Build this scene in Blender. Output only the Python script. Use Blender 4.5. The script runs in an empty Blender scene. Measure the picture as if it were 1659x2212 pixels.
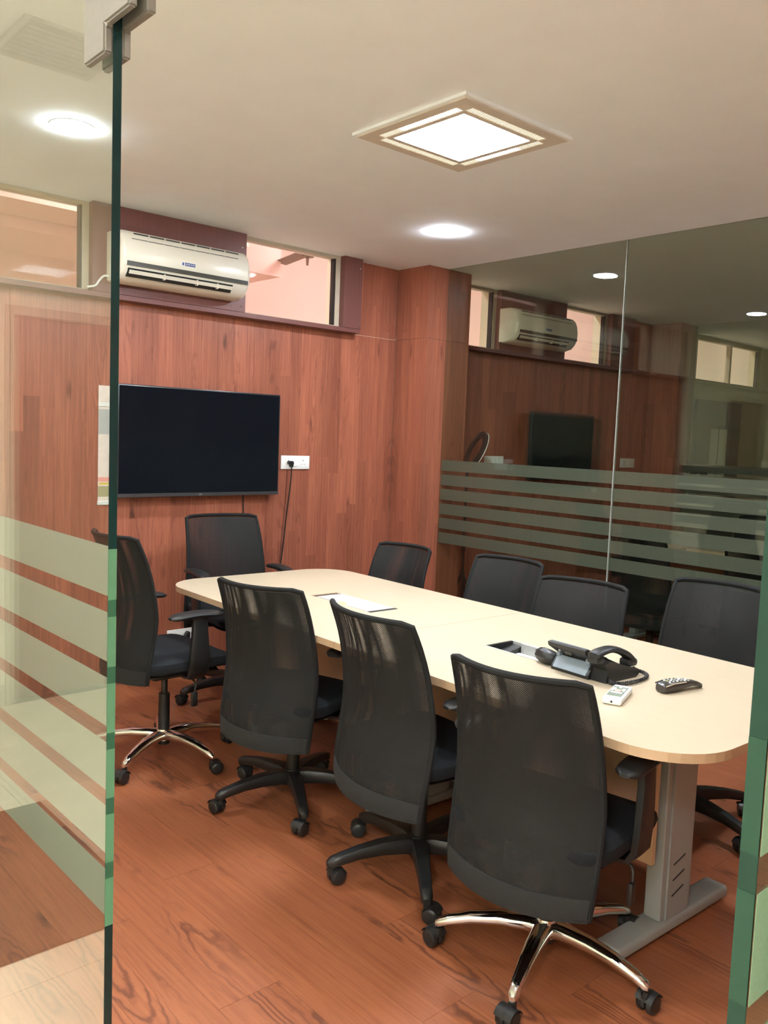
import bpy, bmesh, math, random
from mathutils import Vector, Matrix
R = math.radians
random.seed(7)
SC = bpy.context.scene
COL = SC.collection

# ------------------------------------------------------------------ camera
cd = bpy.data.cameras.new('camera'); cam = bpy.data.objects.new('camera', cd); COL.objects.link(cam)
cd.sensor_fit = 'HORIZONTAL'; cd.sensor_width = 36.0; cd.lens = 36.0 * 1843.5 / 1659.0
cd.clip_start = 0.02; cd.clip_end = 100
_r = Vector((0.74539836, -0.66551527, 0.03834988)); _u = Vector((0.0305331, 0.09155339, 0.99533196)); _f = Vector((0.66591967, 0.74074787, -0.08856399))
cam.matrix_world = Matrix(((_r.x, _u.x, -_f.x, 0.0), (_r.y, _u.y, -_f.y, 0.0), (_r.z, _u.z, -_f.z, 1.5), (0, 0, 0, 1)))
SC.camera = cam
# ------------------------------------------------------------------ world and exposure
w = bpy.data.worlds.new('world'); SC.world = w; w.use_nodes = True
w.node_tree.nodes['Background'].inputs[0].default_value = (0.9, 0.85, 0.8, 1)
w.node_tree.nodes['Background'].inputs[1].default_value = 0.05
SC.view_settings.view_transform = 'Standard'; SC.view_settings.look = 'None'
SC.view_settings.exposure = 0.40; SC.view_settings.gamma = 1.0; SC.view_settings.use_curve_mapping = False
PANEL_E, DOWN_E, CORR_E, HALL_E = 112.0, 350.0, 72.0, 58.0
SC.cycles.transparent_max_bounces = 24
SC.cycles.diffuse_bounces = 6

# ------------------------------------------------------------------ main measures (metres)
ZC = 2.687            # ceiling
YW = 4.62             # laminate wall behind the television
YP = 4.54             # front of the raised upper band
XF, TG = 0.54, 0.013  # corridor glass wall, glass thickness
XG = 4.395            # glass partition to the next room
XG2 = 7.80            # glass partition beyond the next room
YN = -0.60            # near wall of the rooms
# ------------------------------------------------------------------ materials
MATS = {}
def nt(name):
    m = bpy.data.materials.new(name); m.use_nodes = True; t = m.node_tree
    for n in list(t.nodes): t.nodes.remove(n)
    out = t.nodes.new('ShaderNodeOutputMaterial'); MATS[name] = m
    return m, t, out
def N(t, typ, **kw):
    n = t.nodes.new(typ)
    for k, v in kw.items(): setattr(n, k, v)
    return n
def L(t, a, b): t.links.new(a, b)
def val(t, op, a, b=None):
    n = N(t, 'ShaderNodeMath', operation=op)
    for i, x in enumerate((a, b)):
        if x is None: continue
        if isinstance(x, (int, float)): n.inputs[i].default_value = x
        else: L(t, x, n.inputs[i])
    return n.outputs[0]
def ramp(t, fac, stops):
    n = N(t, 'ShaderNodeValToRGB'); cr = n.color_ramp
    while len(cr.elements) < len(stops): cr.elements.new(0.5)
    for e, (p, c) in zip(cr.elements, stops): e.position = p; e.color = (*c, 1)
    L(t, fac, n.inputs[0]); return n.outputs[0]
def mixc(t, fac, a, b, typ='MIX'):
    n = N(t, 'ShaderNodeMix', data_type='RGBA', blend_type=typ)
    for i, x in ((0, fac), (6, a), (7, b)):
        if isinstance(x, (int, float)): n.inputs[i].default_value = x
        elif isinstance(x, tuple): n.inputs[i].default_value = (*x, 1)
        else: L(t, x, n.inputs[i])
    return n.outputs[2]
def pbr(name, col, rough=0.5, metal=0.0, noise=0.06, nscale=30.0, bump=0.0, spec=0.5, coat=0.0):
    m, t, out = nt(name); b = N(t, 'ShaderNodeBsdfPrincipled')
    tc = N(t, 'ShaderNodeTexCoord'); nz = N(t, 'ShaderNodeTexNoise')
    nz.inputs['Scale'].default_value = nscale; nz.inputs['Detail'].default_value = 3
    L(t, tc.outputs['Object'], nz.inputs['Vector'])
    c = ramp(t, nz.outputs['Fac'], [(0.3, tuple(max(0, x * (1 - noise)) for x in col)), (0.7, tuple(min(1, x * (1 + noise)) for x in col))])
    L(t, c, b.inputs['Base Color'])
    b.inputs['Roughness'].default_value = rough; b.inputs['Metallic'].default_value = metal
    b.inputs['Specular IOR Level'].default_value = spec; b.inputs['Coat Weight'].default_value = coat
    if bump:
        bp = N(t, 'ShaderNodeBump'); bp.inputs['Strength'].default_value = bump; bp.inputs['Distance'].default_value = 0.002
        L(t, nz.outputs['Fac'], bp.inputs['Height']); L(t, bp.outputs[0], b.inputs['Normal'])
    L(t, b.outputs[0], out.inputs[0]); return m
def emis(name, col, s):
    m, t, out = nt(name); e = N(t, 'ShaderNodeEmission'); e.inputs[0].default_value = (*col, 1); e.inputs[1].default_value = s
    L(t, e.outputs[0], out.inputs[0]); return m
def mapping(t, vec, scale):
    mp = N(t, 'ShaderNodeMapping'); mp.inputs['Scale'].default_value = scale; L(t, vec, mp.inputs['Vector']); return mp.outputs[0]
def noise(t, vec, scale, detail=2.0, rough=0.5):
    n = N(t, 'ShaderNodeTexNoise'); n.inputs['Scale'].default_value = scale; n.inputs['Detail'].default_value = detail
    n.inputs['Roughness'].default_value = rough; L(t, vec, n.inputs['Vector']); return n.outputs['Fac']

def wood(name, along, light, mid, dark, rough, strip=0.0, contour=1.0, per_object=False, knots=1.0, tone=0.25):
    """printed wood: fine streaks, contour (cathedral) grain in patches, knots; along = 'Y' (floor) or 'Z' (wall)"""
    m, t, out = nt(name); b = N(t, 'ShaderNodeBsdfPrincipled')
    tc = N(t, 'ShaderNodeTexCoord'); vec = tc.outputs['Object']
    oi = N(t, 'ShaderNodeObjectInfo')
    sx = N(t, 'ShaderNodeSeparateXYZ'); L(t, vec, sx.inputs[0])
    if along == 'Y': u, v = sx.outputs[0], sx.outputs[1]
    else: u, v = val(t, 'ADD', sx.outputs[0], sx.outputs[1]), sx.outputs[2]
    cell = None
    if strip:
        us = val(t, 'DIVIDE', u, strip); cell = val(t, 'FLOOR', us)
        wn = N(t, 'ShaderNodeTexWhiteNoise', noise_dimensions='1D'); L(t, cell, wn.inputs['W']); rnd = wn.outputs['Value']
        seg = val(t, 'FLOOR', val(t, 'ADD', val(t, 'DIVIDE', v, 1.35), val(t, 'MULTIPLY', rnd, 3.0)))
        wn2 = N(t, 'ShaderNodeTexWhiteNoise', noise_dimensions='1D'); L(t, val(t, 'ADD', val(t, 'MULTIPLY', cell, 7.3), seg), wn2.inputs['W']); rnd = wn2.outputs['Value']
    else: rnd = oi.outputs['Random']
    cb = N(t, 'ShaderNodeCombineXYZ'); L(t, u, cb.inputs[0]); L(t, v, cb.inputs[1]); L(t, val(t, 'MULTIPLY', rnd, 31.0), cb.inputs[2])
    p = cb.outputs[0]
    low = noise(t, mapping(t, p, (6.5, 0.75, 1)), 1.0, 1.0)
    wob = noise(t, mapping(t, p, (26, 16, 1)), 1.0, 2)
    low2 = val(t, 'ADD', low, val(t, 'MULTIPLY', wob, 0.055))
    cont = val(t, 'SINE', val(t, 'MULTIPLY', low2, 120.0))
    cont = val(t, 'POWER', val(t, 'ADD', val(t, 'MULTIPLY', cont, 0.5), 0.5), 3.0)
    patch = ramp(t, noise(t, mapping(t, p, (6.0, 0.8, 1)), 1.3, 1.0), [(0.52, (0, 0, 0)), (0.62, (1, 1, 1))])
    cont = val(t, 'MULTIPLY', cont, patch)
    streak = noise(t, mapping(t, p, (90, 2.2, 1)), 1.0, 3, 0.6)
    fine = noise(t, mapping(t, p, (260, 9, 1)), 1.0, 2)
    base = ramp(t, val(t, 'ADD', val(t, 'MULTIPLY', streak, 0.7), val(t, 'MULTIPLY', low, 0.3)), [(0.32, mid), (0.66, light)])
    base = mixc(t, val(t, 'MULTIPLY', ramp(t, fine, [(0.55, (0, 0, 0)), (0.72, (1, 1, 1))]), 0.25), base, dark)
    col = mixc(t, val(t, 'MULTIPLY', cont, 0.62 * contour), base, dark)
    vo = N(t, 'ShaderNodeTexVoronoi'); vo.inputs['Scale'].default_value = 1.0; L(t, mapping(t, p, (8.5, 2.4, 1)), vo.inputs['Vector'])
    kd = val(t, 'ADD', vo.outputs['Distance'], val(t, 'MULTIPLY', noise(t, mapping(t, p, (60, 20, 1)), 1.0, 2), 0.14))
    kn = ramp(t, kd, [(0.09, (1, 1, 1)), (0.25, (0, 0, 0))])
    wn3 = N(t, 'ShaderNodeSeparateColor'); L(t, vo.outputs['Color'], wn3.inputs[0])
    kn = val(t, 'MULTIPLY', kn, val(t, 'GREATER_THAN', wn3.outputs[0], 0.55))
    col = mixc(t, val(t, 'MULTIPLY', kn, 0.75 * knots), col, tuple(x * 0.55 for x in dark))
    tn = val(t, 'ADD', 1.0 - tone * 0.5, val(t, 'MULTIPLY', rnd, tone))
    cc = N(t, 'ShaderNodeCombineColor'); L(t, tn, cc.inputs[0]); L(t, tn, cc.inputs[1]); L(t, tn, cc.inputs[2])
    col = mixc(t, 1.0, col, cc.outputs[0], 'MULTIPLY')
    L(t, col, b.inputs['Base Color'])
    L(t, val(t, 'ADD', rough, val(t, 'MULTIPLY', fine, 0.12)), b.inputs['Roughness'])
    bp = N(t, 'ShaderNodeBump'); bp.inputs['Strength'].default_value = 0.12; bp.inputs['Distance'].default_value = 0.001
    L(t, streak, bp.inputs['Height']); L(t, bp.outputs[0], b.inputs['Normal'])
    L(t, b.outputs[0], out.inputs[0]); return m

M_FLOOR = wood('floor_laminate', 'Y', (0.335, 0.112, 0.048), (0.235, 0.070, 0.029), (0.075, 0.021, 0.013), 0.30, contour=1.1, knots=1.1, tone=0.10)
M_WALL = wood('wall_laminate', 'Z', (0.375, 0.128, 0.074), (0.235, 0.070, 0.042), (0.09, 0.025, 0.018), 0.32, strip=0.085, contour=0.55, knots=1.0, tone=0.34)
M_BOARD = wood('upper_board_laminate', 'Z', (0.175, 0.066, 0.058), (0.15, 0.055, 0.049), (0.10, 0.037, 0.033), 0.33, strip=0.30, contour=0.1, knots=0.15, tone=0.12)
M_DOORWOOD = wood('door_wood', 'Z', (0.22, 0.085, 0.05), (0.16, 0.055, 0.032), (0.08, 0.025, 0.015), 0.35, strip=0.3, contour=0.4, knots=0.3, tone=0.1)
M_TABLE = wood('maple_laminate', 'Y', (0.505, 0.415, 0.298), (0.485, 0.395, 0.277), (0.415, 0.33, 0.218), 0.27, contour=0.10, knots=0.0, tone=0.02)
M_TEDGE = pbr('maple_edge_band', (0.43, 0.285, 0.175), 0.4, noise=0.05, nscale=20)
M_MODEST = pbr('maple_panel', (0.55, 0.37, 0.23), 0.4, noise=0.05, nscale=8)
M_CEIL = pbr('ceiling_paint', (0.86, 0.90, 0.93), 0.85, noise=0.015, nscale=6, bump=0.05)
M_CREAM = pbr('cream_paint', (0.76, 0.68, 0.54), 0.7, noise=0.02, nscale=5)
M_SKIRT = pbr('skirting_paint', (0.55, 0.50, 0.40), 0.5, noise=0.02)
M_PINK = pbr('pink_paint', (0.82, 0.615, 0.575), 0.8, noise=0.015, nscale=3)
M_TILE = pbr('ivory_tile', (0.74, 0.64, 0.49), 0.22, noise=0.08, nscale=4)
M_GROUT = pbr('grout', (0.4, 0.34, 0.27), 0.9)
M_MAT = pbr('coir_mat', (0.035, 0.025, 0.018), 0.95, noise=0.3, nscale=200, bump=0.8)
M_FRAME = pbr('cream_window_frame', (0.46, 0.40, 0.31), 0.5, noise=0.03)
M_STEEL = pbr('satin_steel', (0.24, 0.225, 0.20), 0.45, 0.7, noise=0.04, nscale=60)
M_CHROME = pbr('chrome', (0.82, 0.82, 0.80), 0.08, 1.0, noise=0.01)
M_BLACKP = pbr('black_plastic', (0.011, 0.011, 0.011), 0.42, noise=0.12, nscale=80)
M_CAST = pbr('caster_plastic', (0.014, 0.014, 0.014), 0.42, noise=0.1, nscale=80)
M_FAB = pbr('black_seat_fabric', (0.010, 0.011, 0.013), 0.92, noise=0.25, nscale=220, bump=0.3, spec=0.25)
M_ACW = pbr('ac_white_plastic', (0.74, 0.71, 0.61), 0.30, noise=0.015, nscale=10)
M_ACD = pbr('ac_dark_slot', (0.02, 0.02, 0.018), 0.5)
M_ACB = pbr('ac_grey_band', (0.05, 0.048, 0.04), 0.25)
M_TVB = pbr('tv_bezel', (0.02, 0.02, 0.022), 0.3)
M_SCREEN = pbr('tv_screen', (0.004, 0.006, 0.009), 0.09, noise=0.0, spec=0.45)
M_WPL = pbr('white_plastic', (0.82, 0.83, 0.81), 0.35, noise=0.01)
M_GPL = pbr('grey_plastic', (0.45, 0.46, 0.45), 0.4, noise=0.02)
M_LEG = pbr('grey_powder_coat', (0.27, 0.275, 0.258), 0.45, noise=0.02, nscale=200)
M_ALU = pbr('brushed_aluminium', (0.70, 0.70, 0.69), 0.42, 0.6, noise=0.03, nscale=120)
M_BLUE = pbr('logo_blue', (0.02, 0.06, 0.22), 0.4)
M_WHITE = pbr('print_white', (0.85, 0.85, 0.85), 0.5)
M_STAND = pbr('phone_stand_blue_grey', (0.20, 0.24, 0.28), 0.35)
M_RED = pbr('red_plastic', (0.62, 0.06, 0.06), 0.4)
M_PINKP = pbr('coral_button', (0.85, 0.35, 0.30), 0.5)
M_LCD = pbr('lcd_green_grey', (0.22, 0.26, 0.20), 0.25)
M_PAPER = pbr('calendar_paper', (0.80, 0.68, 0.62), 0.7)
M_YELL = pbr('yellow_plastic', (0.75, 0.55, 0.08), 0.5)
M_GREENP = pbr('green_print', (0.38, 0.36, 0.20), 0.6)
M_LAMPF = pbr('lamp_frame', (0.62, 0.56, 0.48), 0.5, noise=0.02)
M_E_PANEL = None
M_E_DOWN = emis('downlight_glow', (0.93, 1.0, 1.08), DOWN_E)
M_E_CORR = emis('corridor_light_glow', (0.95, 1.0, 1.03), CORR_E)
M_E_HALL = emis('hall_light_glow', (1.0, 1.0, 1.0), HALL_E)
M_E_SLOT = emis('slot_glow', (1.0, 0.90, 0.66), 1.6)
M_E_TUBE = emis('slot_tube_glow', (1.0, 0.98, 0.97), 6.0)

def panel_emission():
    """prismatic diffuser: bright, with a fine pyramid pattern"""
    m, t, out = nt('prismatic_diffuser_glow'); e = N(t, 'ShaderNodeEmission')
    tc = N(t, 'ShaderNodeTexCoord'); vo = N(t, 'ShaderNodeTexVoronoi'); vo.inputs['Scale'].default_value = 62.0; vo.inputs['Randomness'].default_value = 0.0
    L(t, tc.outputs['Object'], vo.inputs['Vector'])
    dots = ramp(t, vo.outputs['Distance'], [(0.50, (0, 0, 0)), (0.62, (1, 1, 1))])
    msk = ramp(t, noise(t, tc.outputs['Object'], 7.0, 1), [(0.47, (0, 0, 0)), (0.56, (1, 1, 1))])
    c = mixc(t, val(t, 'MULTIPLY', dots, msk), (0.93, 1.0, 1.08), (0.005, 0.0052, 0.0056))
    L(t, c, e.inputs[0]); e.inputs[1].default_value = PANEL_E; L(t, e.outputs[0], out.inputs[0]); return m
M_E_PANEL = panel_emission()

def glassmat(name, tint, ior=1.5):
    m, t, out = nt(name); tr = N(t, 'ShaderNodeBsdfTransparent'); tr.inputs[0].default_value = (*tint, 1)
    g = N(t, 'ShaderNodeBsdfGlossy'); g.inputs['Roughness'].default_value = 0.0
    fr = N(t, 'ShaderNodeFresnel'); fr.inputs['IOR'].default_value = ior
    geo = N(t, 'ShaderNodeNewGeometry')   # same reflectance for a ray leaving the pane as for one entering it
    bf = val(t, 'SUBTRACT', ior, val(t, 'MULTIPLY', geo.outputs['Backfacing'], ior - 1.0 / ior)); L(t, bf, fr.inputs['IOR'])
    fr2 = N(t, 'ShaderNodeFresnel'); fr2.inputs['IOR'].default_value = ior
    lw = N(t, 'ShaderNodeLayerWeight'); lw.inputs['Blend'].default_value = 0.5
    # Schlick from the unsigned facing angle, so both faces behave alike
    f0 = ((ior - 1) / (ior + 1)) ** 2
    fac = val(t, 'ADD', f0, val(t, 'MULTIPLY', val(t, 'POWER', lw.outputs['Facing'], 5.0), 1 - f0))
    mx = N(t, 'ShaderNodeMixShader'); L(t, fac, mx.inputs[0]); L(t, tr.outputs[0], mx.inputs[1]); L(t, g.outputs[0], mx.inputs[2])
    for n in (fr, fr2, geo): t.nodes.remove(n)
    for n in [x for x in t.nodes if x.type == 'MATH' and not any(o.is_linked for o in x.outputs)]: t.nodes.remove(n)
    L(t, mx.outputs[0], out.inputs[0]); return m
M_GLASS = glassmat('green_tinted_glass', (0.93, 0.965, 0.93), 1.62)
M_PGLASS = glassmat('partition_glass', (0.89, 0.935, 0.885), 1.55)
M_WGLASS = glassmat('window_glass', (0.97, 0.97, 0.96), 1.08)
def frostmat(name, col, see):
    m, t, out = nt(name); d = N(t, 'ShaderNodeBsdfDiffuse'); d.inputs[0].default_value = (*col, 1)
    tl = N(t, 'ShaderNodeBsdfTranslucent'); tl.inputs[0].default_value = (*col, 1)
    tr = N(t, 'ShaderNodeBsdfTransparent'); a = N(t, 'ShaderNodeMixShader'); a.inputs[0].default_value = 0.5
    tc = N(t, 'ShaderNodeTexCoord'); nz = noise(t, tc.outputs['Object'], 300.0, 1)
    L(t, d.outputs[0], a.inputs[1]); L(t, tl.outputs[0], a.inputs[2])
    b = N(t, 'ShaderNodeMixShader'); L(t, val(t, 'MULTIPLY', nz, see * 2), b.inputs[0]); L(t, a.outputs[0], b.inputs[1]); L(t, tr.outputs[0], b.inputs[2])
    L(t, b.outputs[0], out.inputs[0]); return m
M_FROST = frostmat('frosted_film', (0.34, 0.33, 0.275), 0.06)
M_FROSTP = frostmat('frosted_film_partition', (0.255, 0.245, 0.215), 0.18)
M_GEDGE = pbr('glass_edge_dark', (0.004, 0.018, 0.018), 0.15)
M_GEDGEB = pbr('glass_edge_scatter_green', (0.065, 0.155, 0.088), 0.6, spec=0.2)  # brighter green: light scattered into the edge by the film, put into the colour
M_GEDGEM = pbr('glass_edge_scatter_mid_green', (0.012, 0.062, 0.032), 0.5)  # weaker scattered light between the stripes, also painted as green
M_GEDGEL = pbr('door_edge_scatter_green', (0.011, 0.033, 0.019), 0.6, spec=0.15)  # painted scattered light at the film heights on the door leaf's edge
M_GEDGED = pbr('glass_edge_deep_green', (0.007, 0.023, 0.014), 0.6, spec=0.15)

def meshfab():
    """woven mesh: tiny open cells between black threads"""
    m, t, out = nt('black_mesh_fabric'); b = N(t, 'ShaderNodeBsdfPrincipled')
    b.inputs['Base Color'].default_value = (0.013, 0.0125, 0.012, 1); b.inputs['Roughness'].default_value = 0.75; b.inputs['Specular IOR Level'].default_value = 0.3
    tc = N(t, 'ShaderNodeTexCoord'); sx = N(t, 'ShaderNodeSeparateXYZ'); L(t, tc.outputs['Object'], sx.inputs[0])
    k = 2 * math.pi / 0.0034
    s1 = val(t, 'SINE', val(t, 'MULTIPLY', val(t, 'ADD', sx.outputs[1], sx.outputs[2]), k * 0.7071))
    s2 = val(t, 'SINE', val(t, 'MULTIPLY', val(t, 'SUBTRACT', sx.outputs[1], sx.outputs[2]), k * 0.7071))
    hole = val(t, 'MULTIPLY', val(t, 'GREATER_THAN', s1, 0.20), val(t, 'GREATER_THAN', s2, 0.20))
    tr = N(t, 'ShaderNodeBsdfTransparent'); mx = N(t, 'ShaderNodeMixShader')
    L(t, hole, mx.inputs[0]); L(t, b.outputs[0], mx.inputs[1]); L(t, tr.outputs[0], mx.inputs[2]); L(t, mx.outputs[0], out.inputs[0]); return m
M_MESH = meshfab()

# ------------------------------------------------------------------ mesh helpers
def me_from(bm, name, mat, smooth=False):
    me = bpy.data.meshes.new(name); bmesh.ops.recalc_face_normals(bm, faces=bm.faces[:]); bm.to_mesh(me); bm.free()
    if mat: me.materials.append(mat)
    if smooth:
        for p in me.polygons: p.use_smooth = True
        me.set_sharp_from_angle(angle=R(40))
    return me
def link(name, me, parent=None, loc=(0, 0, 0), rot=(0, 0, 0)):
    o = bpy.data.objects.new(name, me); COL.objects.link(o); o.location = loc; o.rotation_euler = rot
    if parent is not None: o.parent = parent
    return o
def add_box(bm, lo, hi, bev=0.0, seg=1):
    c = [(a + b) / 2 for a, b in zip(lo, hi)]; s = [abs(b - a) for a, b in zip(lo, hi)]
    g = bmesh.ops.create_cube(bm, size=1.0, matrix=Matrix.Translation(c) @ Matrix.Diagonal((*s, 1)))
    if bev:
        es = list({e for v in g['verts'] for e in v.link_edges})
        bmesh.ops.bevel(bm, geom=es, offset=min(bev, min(s) * 0.49), segments=seg, affect='EDGES', profile=0.5)
def bxm(name, lo, hi, mat, bev=0.0, seg=1):
    bm = bmesh.new(); add_box(bm, lo, hi, bev, seg); return me_from(bm, name, mat, bev > 0 and seg > 1)
def box(name, lo, hi, mat, parent=None, bev=0.0, seg=1, loc=(0, 0, 0), rot=(0, 0, 0)):
    return link(name, bxm(name, lo, hi, mat, bev, seg), parent, loc, rot)
def boxes(name, lst, mat, parent=None, bev=0.0):
    bm = bmesh.new()
    for lo, hi in lst: add_box(bm, lo, hi, bev)
    return link(name, me_from(bm, name, mat), parent)
def add_cyl(bm, p0, p1, r0, r1=None, seg=16, caps=True):
    p0, p1 = Vector(p0), Vector(p1); d = p1 - p0; r1 = r0 if r1 is None else r1
    mt = Matrix.Translation((p0 + p1) / 2) @ d.to_track_quat('Z', 'Y').to_matrix().to_4x4()
    bmesh.ops.create_cone(bm, cap_ends=caps, segments=seg, radius1=r0, radius2=r1, depth=d.length, matrix=mt)
def cyl(name, p0, p1, r0, mat, parent=None, r1=None, seg=16, loc=(0, 0, 0), rot=(0, 0, 0)):
    bm = bmesh.new(); add_cyl(bm, p0, p1, r0, r1, seg); return link(name, me_from(bm, name, mat, True), parent, loc, rot)
def add_loft(bm, rings, closed=False, caps=True):
    vs = [[bm.verts.new(p) for p in r] for r in rings]; n = len(vs[0])
    m = len(vs) if closed else len(vs) - 1
    for i in range(m):
        a, b = vs[i], vs[(i + 1) % len(vs)]
        for j in range(n): bm.faces.new((a[j], a[(j + 1) % n], b[(j + 1) % n], b[j]))
    if caps and not closed: bm.faces.new(vs[0][::-1]); bm.faces.new(vs[-1])
def add_tube(bm, pts, rad, seg=8, closed=False):
    pts = [Vector(p) for p in pts]; rings = []; n = len(pts); prev = None
    for i, p in enumerate(pts):
        a = pts[(i - 1) % n] if (closed or i > 0) else p; b = pts[(i + 1) % n] if (closed or i < n - 1) else p
        d = (b - a).normalized()
        if prev is None:
            up = Vector((0, 0, 1)) if abs(d.z) < 0.9 else Vector((1, 0, 0)); x = d.cross(up).normalized()
        else: x = (prev - d * prev.dot(d)).normalized()
        prev = x; y = d.cross(x); r = rad[i] if isinstance(rad, (list, tuple)) else rad
        rings.append([p + x * math.cos(2 * math.pi * k / seg) * r + y * math.sin(2 * math.pi * k / seg) * r for k in range(seg)])
    add_loft(bm, rings, closed)
def tube(name, pts, rad, mat, parent=None, seg=8, closed=False, loc=(0, 0, 0), rot=(0, 0, 0)):
    bm = bmesh.new(); add_tube(bm, pts, rad, seg, closed); return link(name, me_from(bm, name, mat, True), parent, loc, rot)
def add_prism(bm, poly, axis, a, b):
    """poly: list of 2-D points; axis: extrusion axis index"""
    def P(q, h):
        v = list(q); v.insert(axis, h); return v
    add_loft(bm, [[P(q, a) for q in poly], [P(q, b) for q in poly]])
def prism(name, poly, axis, a, b, mat, parent=None, bev=0.0, seg=2, smooth=False, loc=(0, 0, 0), rot=(0, 0, 0)):
    bm = bmesh.new(); add_prism(bm, poly, axis, a, b)
    if bev: bmesh.ops.recalc_face_normals(bm, faces=bm.faces[:]); bmesh.ops.bevel(bm, geom=[e for e in bm.edges if e.calc_face_angle(0) > 0.6], offset=bev, segments=seg, affect='EDGES')
    return link(name, me_from(bm, name, mat, smooth or bev > 0), parent, loc, rot)
def bez(pts, n=12):
    """Catmull-Rom through pts"""
    pts = [Vector(p) for p in pts]; P = [2 * pts[0] - pts[1]] + pts + [2 * pts[-1] - pts[-2]]; out = []
    for i in range(1, len(P) - 2):
        for k in range(n):
            t = k / n; a, b, c, d = P[i - 1], P[i], P[i + 1], P[i + 2]
            out.append(0.5 * ((2 * b) + (-a + c) * t + (2 * a - 5 * b + 4 * c - d) * t * t + (-a + 3 * b - 3 * c + d) * t ** 3))
    return out + [pts[-1]]
def interp(tab, x):
    for (a, ya), (b, yb) in zip(tab, tab[1:]):
        if x <= b:
            k = (x - a) / (b - a); k = k * k * (3 - 2 * k) if False else k
            return ya + (yb - ya) * k
    return tab[-1][1]
def smooth_interp(tab, x):
    pts = bez([(a, b, 0) for a, b in tab], 10); return interp([(p.x, p.y) for p in pts], x)
def text(name, body, size, mat, parent, loc, rot, extrude=0.0004):
    cu = bpy.data.curves.new(name, 'FONT'); cu.body = body; cu.size = size; cu.align_x = 'CENTER'; cu.align_y = 'CENTER'; cu.extrude = extrude
    o = bpy.data.objects.new(name, cu); COL.objects.link(o)
    dg = bpy.context.evaluated_depsgraph_get(); me = bpy.data.meshes.new_from_object(o.evaluated_get(dg)); COL.objects.unlink(o); bpy.data.objects.remove(o)
    me.materials.clear(); me.materials.append(mat); return link(name, me, parent, loc, rot)
def struct(o): o['kind'] = 'structure'; return o
def tag(o, label, cat, group=None):
    o['label'] = label; o['category'] = cat
    if group: o['group'] = group
    return o
def thing(name, label, cat, loc=(0, 0, 0), rz=0.0, group=None):
    o = bpy.data.objects.new(name, None); COL.objects.link(o); o.location = loc; o.rotation_euler = (0, 0, rz); o.empty_display_size = 0.05
    return tag(o, label, cat, group)

# ------------------------------------------------------------------ floors
def plank_floor(name, x0, x1, y0, y1):
    base = struct(box(name, (x0, y0, -0.06), (x1, y1, -0.009), M_GROUT))
    wd, ln, gap = 0.192, 1.25, 0.00035
    cache = {}
    nx = int(math.ceil((x1 - x0) / wd))
    for i in range(nx):
        xa, xb = x0 + i * wd, min(x1, x0 + (i + 1) * wd)
        y = y0 - random.random() * ln
        while y < y1:
            ya, yb = max(y, y0), min(y + ln, y1); y += ln
            if yb - ya < 0.03 or xb - xa < 0.02: continue
            key = (round(xb - xa, 3), round(yb - ya, 3))
            if key not in cache: cache[key] = bxm('plank', (gap, gap, -0.009), (key[0] - gap, key[1] - gap, 0.0), M_FLOOR, 0.0003)
            link('plank', cache[key], base, (xa, ya, 0))
    return base
plank_floor('floor', XF + 0.0, XG, YN, YW)
struct(box('floor_next_room', (XG, YN, -0.06), (XG2, YW, 0.0), M_FLOOR))
struct(box('floor_far_room', (XG2, YN, -0.06), (11.5, YW, 0.0), M_TILE))
ct = struct(box('floor_corridor', (-1.7, -2.6, -0.06), (XF, 4.60, -0.006), M_GROUT))
tm = bxm('tile', (0.0015, 0.0015, -0.006), (0.5985, 0.5985, 0.0), M_TILE, 0.001)
for i in range(4):
    for j in range(12):
        xa = XF - 0.6 * (i + 1); ya = 4.60 - 0.6 * (j + 1)
        if xa > -1.72: link('tile', tm, ct, (xa, ya, 0))
        else: box('tile', (-1.7, ya + 0.0015, -0.006), (xa + 0.5985, ya + 0.5985, 0.0), M_TILE, ct)

# ------------------------------------------------------------------ ceilings
struct(box('ceiling', (XF - 0.02, YN, ZC), (11.5, YW + 0.12, ZC + 0.1), M_CEIL))
struct(box('ceiling_corridor', (-1.7, -2.6, ZC), (XF - 0.02, 4.72, ZC + 0.1), M_CEIL))

# ------------------------------------------------------------------ laminate wall with clerestory windows
wall_back = struct(box('wall_back', (XF, YW + 0.012, 0.0), (11.5, YW + 0.13, 2.19), M_CREAM))
def sheet(x0, x1, z0, z1, y=YW, th=0.012, mat=None, parent=wall_back, name='wall_panel'):
    return box(name, (x0, y, z0), (x1, y + th, z1), mat or M_WALL, parent, 0.0008)
sheet(0.56, 1.5175, 0.0, 2.19); sheet(1.519, 2.7385, 0.0, 2.19); sheet(2.740, 4.203, 0.0, 2.19)
sheet(3.80, 4.203, 2.1915, ZC)
sheet(4.637, 5.85, 0.0, 2.19); sheet(5.8515, 7.608, 0.0, 2.19); sheet(7.17, 7.608, 2.1915, ZC)
# upper wall body between the windows
for i, (a, b) in enumerate(((XF, 1.20), (1.916, 2.88), (3.66, 4.637), (4.637, 4.70), (5.24, 6.10), (6.80, 8.40), (9.95, 11.5))):
    box('wall_upper', (a, YW + 0.012, 2.2185), (b, YW + 0.13, ZC), M_CREAM, wall_back)
box('wall_sill', (XF, YW + 0.0005, 2.1903), (11.5, YW + 0.13, 2.2183), M_CREAM, wall_back)
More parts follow.
